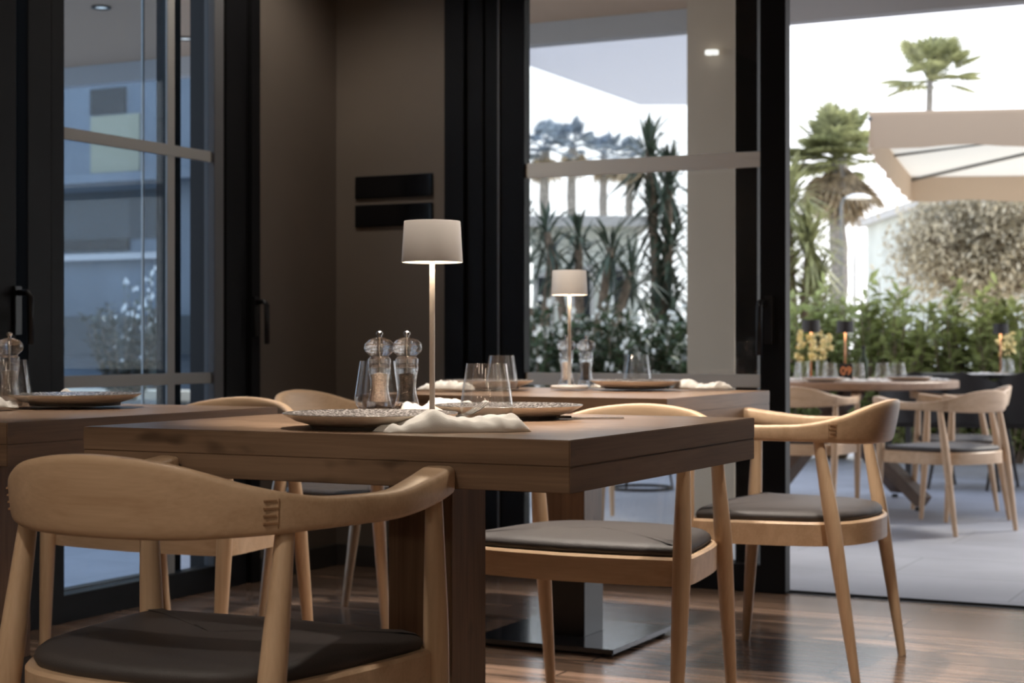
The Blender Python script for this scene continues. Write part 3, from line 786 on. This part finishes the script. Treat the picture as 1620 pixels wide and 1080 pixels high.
def vase(px, Z, z, label, seed, src=[None]):
    x, y = at(px, Z); rnd = random.Random(seed)
    t = empty('flower_vase', (x, y, z)); tag(t, label, 'vase of flowers', 'vases of yellow flowers on the terrace')
    b = B(); lathe(b, [(0, 0), (.032, 0), (.036, .12), (.034, .12), (.030, .006), (0, .006)], 32); obj('vase', b, 'clear_glass', t, smooth=30)
    b = B(); heads = []
    for k in range(18):
        a = rnd.uniform(0, 6.28); r = rnd.uniform(.01, .065); h = rnd.uniform(.13, .29)
        heads.append(Vector((r * math.cos(a), r * math.sin(a), h))); tube(b, [(.01 * math.cos(a), .01 * math.sin(a), .01), (.4 * r * math.cos(a), .4 * r * math.sin(a), h * .6), heads[-1]], .0016, 5)
    obj('stems', b, 'leaf_hedge', t)
    b = B()
    for p in heads:
        for k in range(7):
            d = Vector((rnd.gauss(0, 1), rnd.gauss(0, 1), rnd.gauss(0, 1))).normalized(); u = d.orthogonal().normalized() * .013; 
            vs = [b.verts.new(p + q) for q in (Vector((0, 0, 0)), d * .014 + u, d * .028, d * .014 - u)]; b.faces.new(vs)
    obj('blossoms', b, 'flower_yellow', t)
    return t
vase(1300, 10.45, TZ4, 'yellow flowers in a clear vase beside the left terrace lamp', 1)
vase(1272, 10.0, TZ4, 'yellow flowers in a clear vase left of the left terrace lamp', 2)
vase(1592, 12.25, TZ4, 'yellow flowers in a clear vase on the black terrace table', 3)
# wine bottle and number card
x, y = at(1322, 10.35)
cd_ = empty('number_card', (*at(1338, 10.0), TZ4), TH); tag(cd_, 'black table number stand reading 09 in orange', 'table number')
b = B(); box(b, -.040, .040, -.006, .006, 0, .105, .002); obj('card', b, 'shade_black', cd_)
fc = bpy.data.curves.new('number_text', 'FONT'); fc.body = '09'; fc.size = .068; fc.align_x = 'CENTER'; fc.align_y = 'CENTER'; fc.extrude = .0008; fc.offset = .0003
fo = bpy.data.objects.new('number_text', fc); COL.objects.link(fo)
bpy.context.view_layer.update()
me = bpy.data.meshes.new_from_object(fo.evaluated_get(bpy.context.evaluated_depsgraph_get())); bpy.data.objects.remove(fo)
fo = bpy.data.objects.new('number_text', me); COL.objects.link(fo); me.materials.clear(); me.materials.append(MATS['number_orange'])
fo.parent = cd_; fo.location = (0, -.0075, .060); fo.rotation_euler = (R(90), 0, 0); fo['label'] = 'orange digits 09'
def bottle(px, Z, label):
    t = empty('oil_bottle', (*at(px, Z), TZ4)); tag(t, label, 'bottle')
    b = B(); lathe(b, [(0, 0), (.027, 0), (.029, .004), (.029, .12), (.012, .15), (.011, .19), (0, .19)], 32); obj('bottle_body', b, 'leaf_dark', t, smooth=30)
    b = B(); lathe(b, [(.012, .19), (.013, .191), (.013, .21), (0, .21)], 16); obj('cap', b, 'shade_black', t, smooth=30)
bottle(1366, 10.4, 'dark green bottle right of the number card on the round terrace table')
xs_ = [(1268, 10.6, 'glass at the far left of the round terrace table, by the door post'), (1313, 10.2, 'glass on the round terrace table between lamp and number card'), (1356, 10.15, 'glass right beside the number card on the round terrace table'),
       (1396, 10.3, 'left one of two glasses right on the round terrace table'), (1421, 10.3, 'right one of two glasses right on the round terrace table'), (1594, 11.95, 'glass beside the yellow flowers on the black terrace table')]
for px, Z, lb in xs_: tumbler(*at(px, Z), lb, z=TZ4, s=1.0)
def out_plate(px, Z, lb, s=.9): dup(p0, (*at(px, Z), TZ4), 0, lb).scale = (s, s, 1)
out_plate(1437, 10.05, 'dark plate at the right side of the round terrace table')
out_plate(1302, 9.86, 'dark plate at the left front of the round terrace table', .8)
NP = [.008, .014, .018, .012, .010]
for i, (px, Z, L, lb) in enumerate(((1338, 9.83, .24, 'white napkin at the front of the round terrace table'), (1380, 9.80, .20, 'white napkin right of the front one on the round terrace table'), (1478, 10.1, .18, 'white napkin at the right edge of the round terrace table'), (1560, 12.0, .34, 'white napkin on the black terrace table'), (1262, 10.1, .14, 'white napkin at the left of the round terrace table'))):
    napkin(*at(px, Z), TH, L, .10, NP, 30 + i, lb, z=TZ4)

# parasol
def parasol():
    X0, Z0 = 2.50, 11.75; an = TH + R(-17)
    x, y = cr(X0, Z0)
    t = empty('parasol', (x, y, TZ), an); tag(t, 'big square cream parasol over the terrace at the right', 'parasol')
    Wd, Dp, zr = 4.6, 4.6, 2.50 - TZ       # near-left corner at local origin; rim height
    ctr = Vector((Wd / 2, Dp / 2, zr + .26)); cs = [Vector((0, 0, zr)), Vector((Wd, 0, zr)), Vector((Wd, Dp, zr)), Vector((0, Dp, zr))]
    b = B(); n = 10
    for i in range(4):
        a, c = cs[i], cs[(i + 1) % 4]; rows = []
        for k in range(n + 1):
            rows.append([b.verts.new(a.lerp(c, j / n).lerp(ctr, k / n) - Vector((0, 0, .03 * math.sin(PI * k / n) + .03 * math.sin(PI * j / n) * (1 - k / n)))) for j in range(n + 1)])
        for k in range(n):
            for j in range(n):
                b.faces.new([rows[k][j], rows[k][j + 1], rows[k + 1][j + 1], rows[k + 1][j]])
    bmesh.ops.remove_doubles(b, verts=b.verts[:], dist=.0005)
    obj('canopy', b, 'parasol_fabric', t, smooth=50)
    b = B()
    for i in range(4):
        a, c = cs[i], cs[(i + 1) % 4]; m = 26; up, lo = [], []
        out = Vector(((a + c) / 2 - Vector((Wd / 2, Dp / 2, zr)))); out.z = 0; out.normalize()
        for j in range(m + 1):
            p = a.lerp(c, j / m) - Vector((0, 0, .03 * math.sin(PI * j / m))); w_ = .012 * math.sin(j * 2.1)
            e = .03 if j in (0, m) else 0
            up.append(b.verts.new(p + Vector((0, 0, .02)))); lo.append(b.verts.new(p + out * (.02 + w_ - e) + Vector((0, 0, -.23 - .012 * math.sin(j * 1.3)))))
        for j in range(m): b.faces.new([up[j], up[j + 1], lo[j + 1], lo[j]])
    obj('valance', b, 'valance_fabric', t, smooth=True)
    for i in range(4):
        b = B(); tube(b, [cs[i] + Vector((0, 0, -.03)), ctr + Vector((0, 0, -.06))], .016, 8); obj('rib', b, 'planter_grey', t, smooth=True)
        m_ = (cs[i] + cs[(i + 1) % 4]) / 2; b = B(); tube(b, [m_ + Vector((0, 0, -.04)), ctr + Vector((0, 0, -.06))], .013, 8); obj('rib', b, 'planter_grey', t, smooth=True)
    b = B(); tube(b, [(Wd / 2, Dp / 2, 0), (Wd / 2, Dp / 2, zr + .24)], .045, 16); obj('pole', b, 'planter_grey', t, smooth=True)
    b = B(); box(b, Wd / 2 - .5, Wd / 2 + .5, Dp / 2 - .5, Dp / 2 + .5, 0, .08, .01); obj('base', b, 'planter_grey', t)
parasol()

# ------------------------------------------------------------------ canopy over the terrace
b = B(); box(b, -14, 8, YB + .18, 9.9, 3.0, 3.12); struct('ceiling_terrace', b, 'soffit_paint')
b = B(); box(b, -14, 8, 9.9, 10.02, 2.86, 3.15); struct('trim_3', b, 'beam_grey')
# column seen through the glass
xc, yc = at(1087, 8.7)
b = B(); box(b, 0, .26, 0, .26, TZ, 3.0); o = obj('terrace_column', b, 'beige_render'); o.location = (xc, yc, 0); tag(o, 'beige rendered column of the terrace seen through the glass door', 'column', kind='structure')
refl_spot = empty('reflection_spot', (xc + .15, yc - .02, 2.38)); tag(refl_spot, 'small glowing disc on the column, standing in for a ceiling light reflection', 'reflection')  # glowing disc mimics an interior ceiling light mirrored in the glass
b = B(); lathe(b, [(0, 0), (.035, 0), (.035, .02), (0, .02)], 20, M=Matrix.Translation((0, -.02, 0))); obj('globe', b, 'lamp_globe', refl_spot, smooth=30)
b = B(); box(b, -.01, .01, -.01, .02, .0, .02); obj('bracket', b, 'black_metal', refl_spot)
for px, yy in ((140, 8.2), (205, 9.3)):
    xx = {140: -7.0, 205: -7.2}[px]
    downlight(xx, yy, 'downlight in the terrace soffit left of the wall, %s one' % ('nearer' if px == 140 else 'farther'), 60, 150, z=3.0, grp='downlights in the terrace soffit')

# slab added outside to mimic a reflection in the double pane
def slabpoly(name, pts, th, mat, label, cat):
    b = B(); lo = [b.verts.new(p) for p in pts]; hi = [b.verts.new(Vector(p) + Vector((0, 0, th))) for p in pts]
    b.faces.new(lo); b.faces.new(hi[::-1])
    for i in range(len(pts)): b.faces.new([lo[i], lo[(i + 1) % len(pts)], hi[(i + 1) % len(pts)], hi[i]])
    bmesh.ops.recalc_face_normals(b, faces=b.faces[:])
    return tag(obj(name, b, mat), label, cat)
z_ = 4.0
def az(px, py, z=z_): Z = 2657.6 * (z - CZ) / (542.4 - py); return (*at(px, Z), z)
slabpoly('reflection_slab', [az(836, 104), az(1012, 166), az(1105, 166), az(1105, 30), az(836, 30)], .04, 'reflection_grey', 'pale grey slab standing in for a reflection in the glass door', 'reflection_slab')
b = B(); ax_, ay_ = at(1104, 20.5); box(b, ax_ - .05, ax_ + .05, ay_ - .05, ay_ + .05, TZ - .1, 4.0); obj('post', b, 'beam_grey', bpy.data.objects['reflection_slab'])  # added post, holds up the slab that mimics the reflection

# ------------------------------------------------------------------ plants
def leaf(b, p, d, L, W, droop=.15, up=None):
    d = d.normalized(); s = d.cross(Vector((0, 0, 1)) if up is None else up)
    if s.length < .05: s = d.orthogonal()
    s = s.normalized() * W / 2
    a = b.verts.new(p); m1 = p + d * L * .5 + Vector((0, 0, -droop * L * .15)); e = b.verts.new(p + d * L + Vector((0, 0, -droop * L)))
    b.faces.new([a, b.verts.new(m1 + s), e, b.verts.new(m1 - s)])
def bush_meshes(seed, h, r, nst, nlf, L, W, leafm, flowers=0, name='oleander_bush', flm='flower_white'):
    rnd = random.Random(seed); t = empty(name)
    bs, bl, bf = B(), B(), B()
    for i in range(nst):
        a = rnd.uniform(0, 6.28); rr = r * rnd.uniform(.15, 1) ** .7; hh = h * rnd.uniform(.62, 1.0) * (1 - .18 * (rr / r) ** 2)
        p0_ = Vector((.25 * rr * math.cos(a), .25 * rr * math.sin(a), 0)); p1 = Vector((rr * .8 * math.cos(a), rr * .8 * math.sin(a), hh * .6)); p2 = Vector((rr * math.cos(a), rr * math.sin(a), hh))
        tube(bs, [p0_, p1, p2], [.010, .006, .003], 5)
        for k in range(nlf):
            f = rnd.uniform(.10, 1); q = p0_.lerp(p1, f / .6) if f < .6 else p1.lerp(p2, (f - .6) / .4)
            an = rnd.uniform(0, 6.28); el = rnd.uniform(-.1, 1.1)
            d = Vector((math.cos(an) * math.cos(el), math.sin(an) * math.cos(el), math.sin(el)))
            leaf(bl, q, d, L * rnd.uniform(.7, 1.2), W * rnd.uniform(.8, 1.2), up=Vector((rnd.gauss(0, .4), rnd.gauss(0, .4), 1)))
        if flowers and rnd.random() < flowers:
            for c_ in range(5):
                c0_ = p2 + Vector((rnd.gauss(0, .03), rnd.gauss(0, .03), rnd.gauss(0, .03) - rnd.choice((0, .3, .6)) * h * .5))
                for k in range(5):
                    an = k * 1.2566; d = Vector((math.cos(an), -.5, math.sin(an))); leaf(bf, c0_, d, .032, .028, 0, up=Vector((0, 1, 0)))
    obj('stems', bs, 'bark', t); obj('foliage', bl, leafm, t)
    if flowers: obj('blossoms', bf, flm, t)
    return t
hA = bush_meshes(1, 1.62, .44, 40, 42, .16, .056, 'leaf_hedge')
hB = bush_meshes(2, 1.42, .44, 38, 42, .16, .056, 'leaf_hedge')
hC = bush_meshes(3, 1.38, .46, 44, 70, .13, .038, 'leaf_dark', flowers=.9)
hD = bush_meshes(4, 1.25, .46, 44, 70, .13, .038, 'leaf_dark', flowers=.8)
G1 = 'oleander bushes of the hedge'
spots = [(hA, 1255, 14.2, 'tall green hedge bush just right of the black door post'), (hB, 1320, 14.5, 'green hedge bush behind the table number'), (hA, 1395, 14.0, 'green hedge bush with pointed top right of the street lamp pole'),
         (hB, 1462, 14.3, 'green hedge bush behind the right end of the round table'), (hA, 1530, 14.1, 'green hedge bush behind the black shell chairs'), (hB, 1598, 13.9, 'green hedge bush at the right edge behind the yellow flowers'), (hA, 1660, 13.9, 'green hedge bush cut by the right edge of the picture'),
         (hC, 850, 13.4, 'dark bush with white flowers at the left edge of the glass door'), (hD, 915, 13.8, 'dark bush with white flowers behind the lamp on the rear table'), (hC, 980, 13.6, 'dark bush with white flowers behind the rear table glass'), (hD, 1048, 13.7, 'dark bush with white flowers just left of the beige column'), (hC, 1110, 14.2, 'dark bush with white flowers behind the beige column')]
used = set()
for src, px, Z, lb in spots:
    x, y = at(px, Z)
    if src.name not in used: used.add(src.name); src.location = (x, y, TZ); tag(src, lb, 'bush', G1)
    else: r_ = dup(src, (x, y, TZ), random.Random(px).uniform(0, 6.28), lb, G1); r_['category'] = 'bush'

def fan_palm(name, px, Z, zc, r, nf, label, trunk_r, mat='leaf_palm', skirt=0, seed=0):
    rnd = random.Random(seed); x, y = at(px, Z); t = empty(name, (x, y, TZ)); tag(t, label, 'palm tree', 'fan palms beyond the hedge')
    zc -= TZ
    b = B(); n = 14; tube(b, [(.02 * math.sin(k), 0, zc * k / n) for k in range(n + 1)], [trunk_r * (1.15 + .12 * (k % 2) - .25 * k / n) for k in range(n + 1)], 12); obj('trunk', b, 'palm_trunk', t, smooth=True)
    b = B(); bd = B()
    for i in range(nf + skirt):
        dry = i >= nf; bb = bd if dry else b
        an = rnd.uniform(0, 6.28); el = rnd.uniform(-.35, 1.35) if not dry else rnd.uniform(-1.4, -.8)
        d = Vector((math.cos(an) * math.cos(el), math.sin(an) * math.cos(el), math.sin(el))); c = Vector((0, 0, zc))
        pet = r * rnd.uniform(.40, .62); q = c + d * pet; tube(bb, [c, q], r * .018, 4)
        s = d.cross(Vector((0, 0, 1))).normalized(); u = s.cross(d)
        for k in range(15):
            a = R(-105 + 15 * k); dd = (d * math.cos(a) + s * math.sin(a) + u * .12).normalized()
            L = r * .50 * (1 - .22 * abs(k - 7) / 7); leaf(bb, q, dd, L, L * .17, droop=.22, up=u)
    obj('fronds', b, mat, t)
    if skirt: obj('dry_skirt', bd, 'leaf_dry', t)
    return t
fan_palm('fan_palm', 1470, 40, 7.15, 1.35, 24, 'fan palm whose crown tops everything above the parasol', .08, seed=5)
fan_palm('fan_palm', 1326, 26, 3.75, 1.0, 44, 'fan palm with thick trunk between door post and parasol', .13, skirt=46, seed=6)
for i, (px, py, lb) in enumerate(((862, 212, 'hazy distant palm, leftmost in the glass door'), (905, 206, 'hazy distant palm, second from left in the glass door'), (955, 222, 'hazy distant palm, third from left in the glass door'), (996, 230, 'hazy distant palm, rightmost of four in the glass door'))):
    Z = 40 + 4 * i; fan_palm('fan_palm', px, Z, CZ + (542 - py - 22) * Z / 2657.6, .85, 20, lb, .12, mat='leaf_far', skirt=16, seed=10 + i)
def yucca(px, Z, heads, label, seed, L=.55, mat='leaf_yucca', grp='sword-leaved yuccas', nl=95):
    rnd = random.Random(seed); x, y = at(px, Z); t = empty('yucca_tree', (x, y, TZ)); tag(t, label, 'yucca', grp)
    s = Z / 2657.6; b = B(); bl = B()
    for hx, hz in heads:
        c = Vector((hx, rnd.uniform(-.15, .15), hz - TZ)); tube(b, [(hx * .15, 0, 0), (hx * .45, 0, c.z * .5), c], [.07, .05, .035], 8)
        for k in range(nl):
            an = rnd.uniform(0, 6.28); el = rnd.uniform(-.9, 1.45)
            d = Vector((math.cos(an) * math.cos(el), math.sin(an) * math.cos(el), math.sin(el)))
            leaf(bl, c + Vector((0, 0, rnd.uniform(-.22, .05))), d, L * rnd.uniform(.7, 1.1), .042, droop=.25)
    obj('trunk', b, 'bark', t, smooth=True); obj('foliage', bl, mat, t); return t
yucca(1045, 16, [(-.08, 2.75), (.12, 2.45), (-.12, 2.2), (.10, 1.9), (-.02, 1.6), (.12, 1.35)], 'tall dark yucca left of the beige column in the glass door', 1, .55)
yucca(925, 15, [(-.12, 1.85), (.22, 1.75), (.42, 1.55), (-.35, 1.90)], 'branching yucca in the middle of the glass door', 2, .46, nl=55)
yucca(850, 16, [(-.15, 2.05), (.1, 1.8)], 'yucca at the left edge of the glass door', 3, .42, nl=55)
yucca(1262, 18, [(-.1, 2.5), (.15, 2.0), (-.2, 1.7), (.2, 1.45)], 'green yucca beside the door post on the terrace', 4, .66, 'leaf_palm', nl=170)

def tree(px, Z, zc, rx, rz_, label, n, mat, seed, L=.10):
    rnd = random.Random(seed); x, y = at(px, Z); t = empty('olive_tree', (x, y, TZ)); tag(t, label, 'tree')
    b = B(); bl = B(); tube(b, [(0, 0, 0), (.05, 0, zc * .4), (0, 0, zc)], [.16, .13, .08], 10)
    for i in range(n * 2):
        d = Vector((rnd.gauss(0, 1), rnd.gauss(0, 1), rnd.gauss(0, 1))).normalized() * rnd.uniform(.15, 1) ** .5
        c = Vector((d.x * rx, d.y * rx, zc + d.z * rz_)); tube(b, [(0, 0, zc * .7), c], [.02, .005], 4)
        for k in range(42):
            q = c + Vector((rnd.gauss(0, .16), rnd.gauss(0, .16), rnd.gauss(0, .16))); leaf(bl, q, Vector((rnd.gauss(0, 1), rnd.gauss(0, 1), rnd.gauss(0, 1))), L * rnd.uniform(.7, 1.3), .045)
    obj('trunk', b, 'bark', t); obj('foliage', bl, mat, t)
tree(1565, 21, 2.25, 1.15, .75, 'pale olive tree under the parasol edge at the right', 190, 'leaf_olive', 7)

# ------------------------------------------------------------------ buildings, lamps, left exterior
def building(px0, px1, Z, ztop, mat, label, wins, name='building', roof=True):
    x0, y0 = at(px0, Z); x1, y1 = at(px1, Z); L = math.hypot(x1 - x0, y1 - y0)
    t = empty(name, (x0, y0, TZ), TH); tag(t, label, 'building')
    b = B(); box(b, 0, L, 0, 5, 0, ztop - TZ); obj('wall', b, mat, t)
    for (a, c, z0, z1) in wins:
        b = B(); box(b, a * L, c * L, -.06, .0, z0 - TZ, z1 - TZ); f = obj('window', b, 'beam_grey', t)
        b = B(); box(b, a * L + .06, c * L - .06, -.08, -.06, z0 - TZ + .06, z1 - TZ - .06); obj('pane', b, 'window_dark', f)
    if roof: b = B(); box(b, -.15, L + .15, -.3, 5.2, ztop - TZ, ztop - TZ + .15); obj('roof', b, 'beam_grey', t)
    return t
building(826, 1010, 24, 2.55, 'cement_pale', 'pale greenish house behind the yuccas in the glass door', [(.10, .28, .9, 1.9), (.42, .62, 1.0, 2.0), (.75, .9, .8, 2.0)])
building(1462, 1760, 31, 3.4, 'cement_pale', 'pale house behind the olive tree at the right', [(.55, .7, 1.2, 2.4), (.80, .92, 1.2, 2.4)])
def street_lamp(px, Z, zt, k, label):
    t = empty('street_lamp', (*at(px, Z), TZ), TH); tag(t, label, 'street lamp', 'street lamps beyond the hedge'); h_ = zt - TZ
    b = B(); tube(b, [(0, 0, 0), (0, 0, h_ - .12 * k), (.03 * k, 0, h_ - .01), (.14 * k, 0, h_ + .02 * k)], [.03 * k, .025 * k, .02 * k, .018 * k], 8); obj('pole', b, 'planter_grey', t, smooth=True)
    b = B(); lathe(b, [(0, .07), (.09, .06), (.18, .02), (.195, 0), (0, -.015)], 24, M=Matrix.Translation((.24 * k, 0, h_)) @ Matrix.Scale(k, 4)); obj('lamp_head', b, 'bar_pale', t, smooth=40)
street_lamp(1331, 24, 2.97, 1.0, 'street lamp with white dished head left of the parasol')
street_lamp(1352, 52, 3.75, 1.7, 'small farther street lamp below the parasol corner')

# neighbouring building seen through the left window
xb = -13.0
b = B()
nb = empty('facade', (-15.5, 15.0, TZ)); tag(nb, 'blue-grey facade with a dark window seen through the left window', 'building')
box(b, 0, 5.2, 0, 3, 0, 6); obj('wall', b, 'cement_blue', nb)
def onp(px, Yp):      # room x of a bearing on the plane y = Yp
    k = (px - 810) / 2657.6; c, s = math.cos(TH), math.sin(TH); return Yp * (k * c - s) / (c + k * s)
def zat(px, py, Yp): x = onp(px, Yp); Z = -x * math.sin(TH) + Yp * math.cos(TH); return CZ + (542.4 - py) * Z / 2657.6
def fpart(name, px0, py0, px1, py1, mat, dep, Yp=15.0):
    b = B(); x0, x1 = onp(px0, Yp) + 15.5, onp(px1, Yp) + 15.5; z0, z1 = zat((px0 + px1) / 2, py1, Yp) - TZ, zat((px0 + px1) / 2, py0, Yp) - TZ
    box(b, x0, x1, -dep, 0, z0, z1); return obj(name, b, mat, nb)
fpart('window', 145, 140, 200, 180, 'window_dark', .03)
fpart('panel', 145, 182, 222, 272, 'panel_olive', .02)
fpart('ledge', 40, 278, 350, 292, 'cement_blue', .35)
fpart('shutter', 100, 302, 262, 378, 'cement_blue_dark', .02)
fpart('window', 100, 380, 205, 396, 'window_dark', .05)
fpart('ledge', 60, 402, 262, 412, 'beam_grey', .12)
fpart('plinth', 60, 500, 360, 560, 'cement_blue_dark', .3)
bx, by = at(215, 17.2)
b = B(); box(b, -1.1, 1.1, -.22, .22, .42, .52, .01); bn = empty('bench', (onp(190, 13.45), 13.45, TZ)); tag(bn, 'pale lit stone bench seen low through the left window', 'bench'); obj('seat', b, 'stone_cream', bn)
for sx in (-.9, .9):
    b = B(); box(b, sx - .08, sx + .08, -.18, .18, 0, .42); obj('leg', b, 'planter_grey', bn)
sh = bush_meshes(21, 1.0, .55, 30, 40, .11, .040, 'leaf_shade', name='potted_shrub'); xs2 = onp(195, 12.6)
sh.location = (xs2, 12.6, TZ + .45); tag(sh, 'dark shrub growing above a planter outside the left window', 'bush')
b = B(); box(b, -.5, .5, -.22, .22, 0, .45, .01); o = obj('planter_box', b, 'planter_grey'); o.location = (xs2, 12.6, TZ); tag(o, 'grey planter box under the shrub outside the left window', 'planter')
wb = bush_meshes(22, 1.9, .5, 26, 30, .10, .03, 'leaf_dark', flowers=1.0, name='flowering_bush'); wb.location = (onp(225, 14.1), 14.1, TZ); wb.scale = (.62, .62, 1); tag(wb, 'loose bush with white blossoms before the blue-grey facade', 'bush')

gl_ = empty('garden_lamp', (*at(834, 12.6), TZ)); tag(gl_, 'slim garden light with globe and lit tubes, left edge of the glass door', 'garden lamp')
b = B(); tube(b, [(0, 0, 0), (0, 0, 1.62 - TZ)], .012, 8); obj('pole', b, 'black_metal', gl_, smooth=True)
b = B(); lathe(b, [(.035 * math.sin(PI * k / 10), 1.60 - TZ - .035 * math.cos(PI * k / 10)) for k in range(11)], 16); obj('globe', b, 'lamp_globe', gl_, smooth=True)
for z0, z1 in ((1.38, 1.50), (1.17, 1.34)):
    b = B(); tube(b, [(.035, -.01, z0 - TZ), (.035, -.01, z1 - TZ)], .018, 10); obj('light_tube', b, 'lamp_globe', gl_, smooth=True)
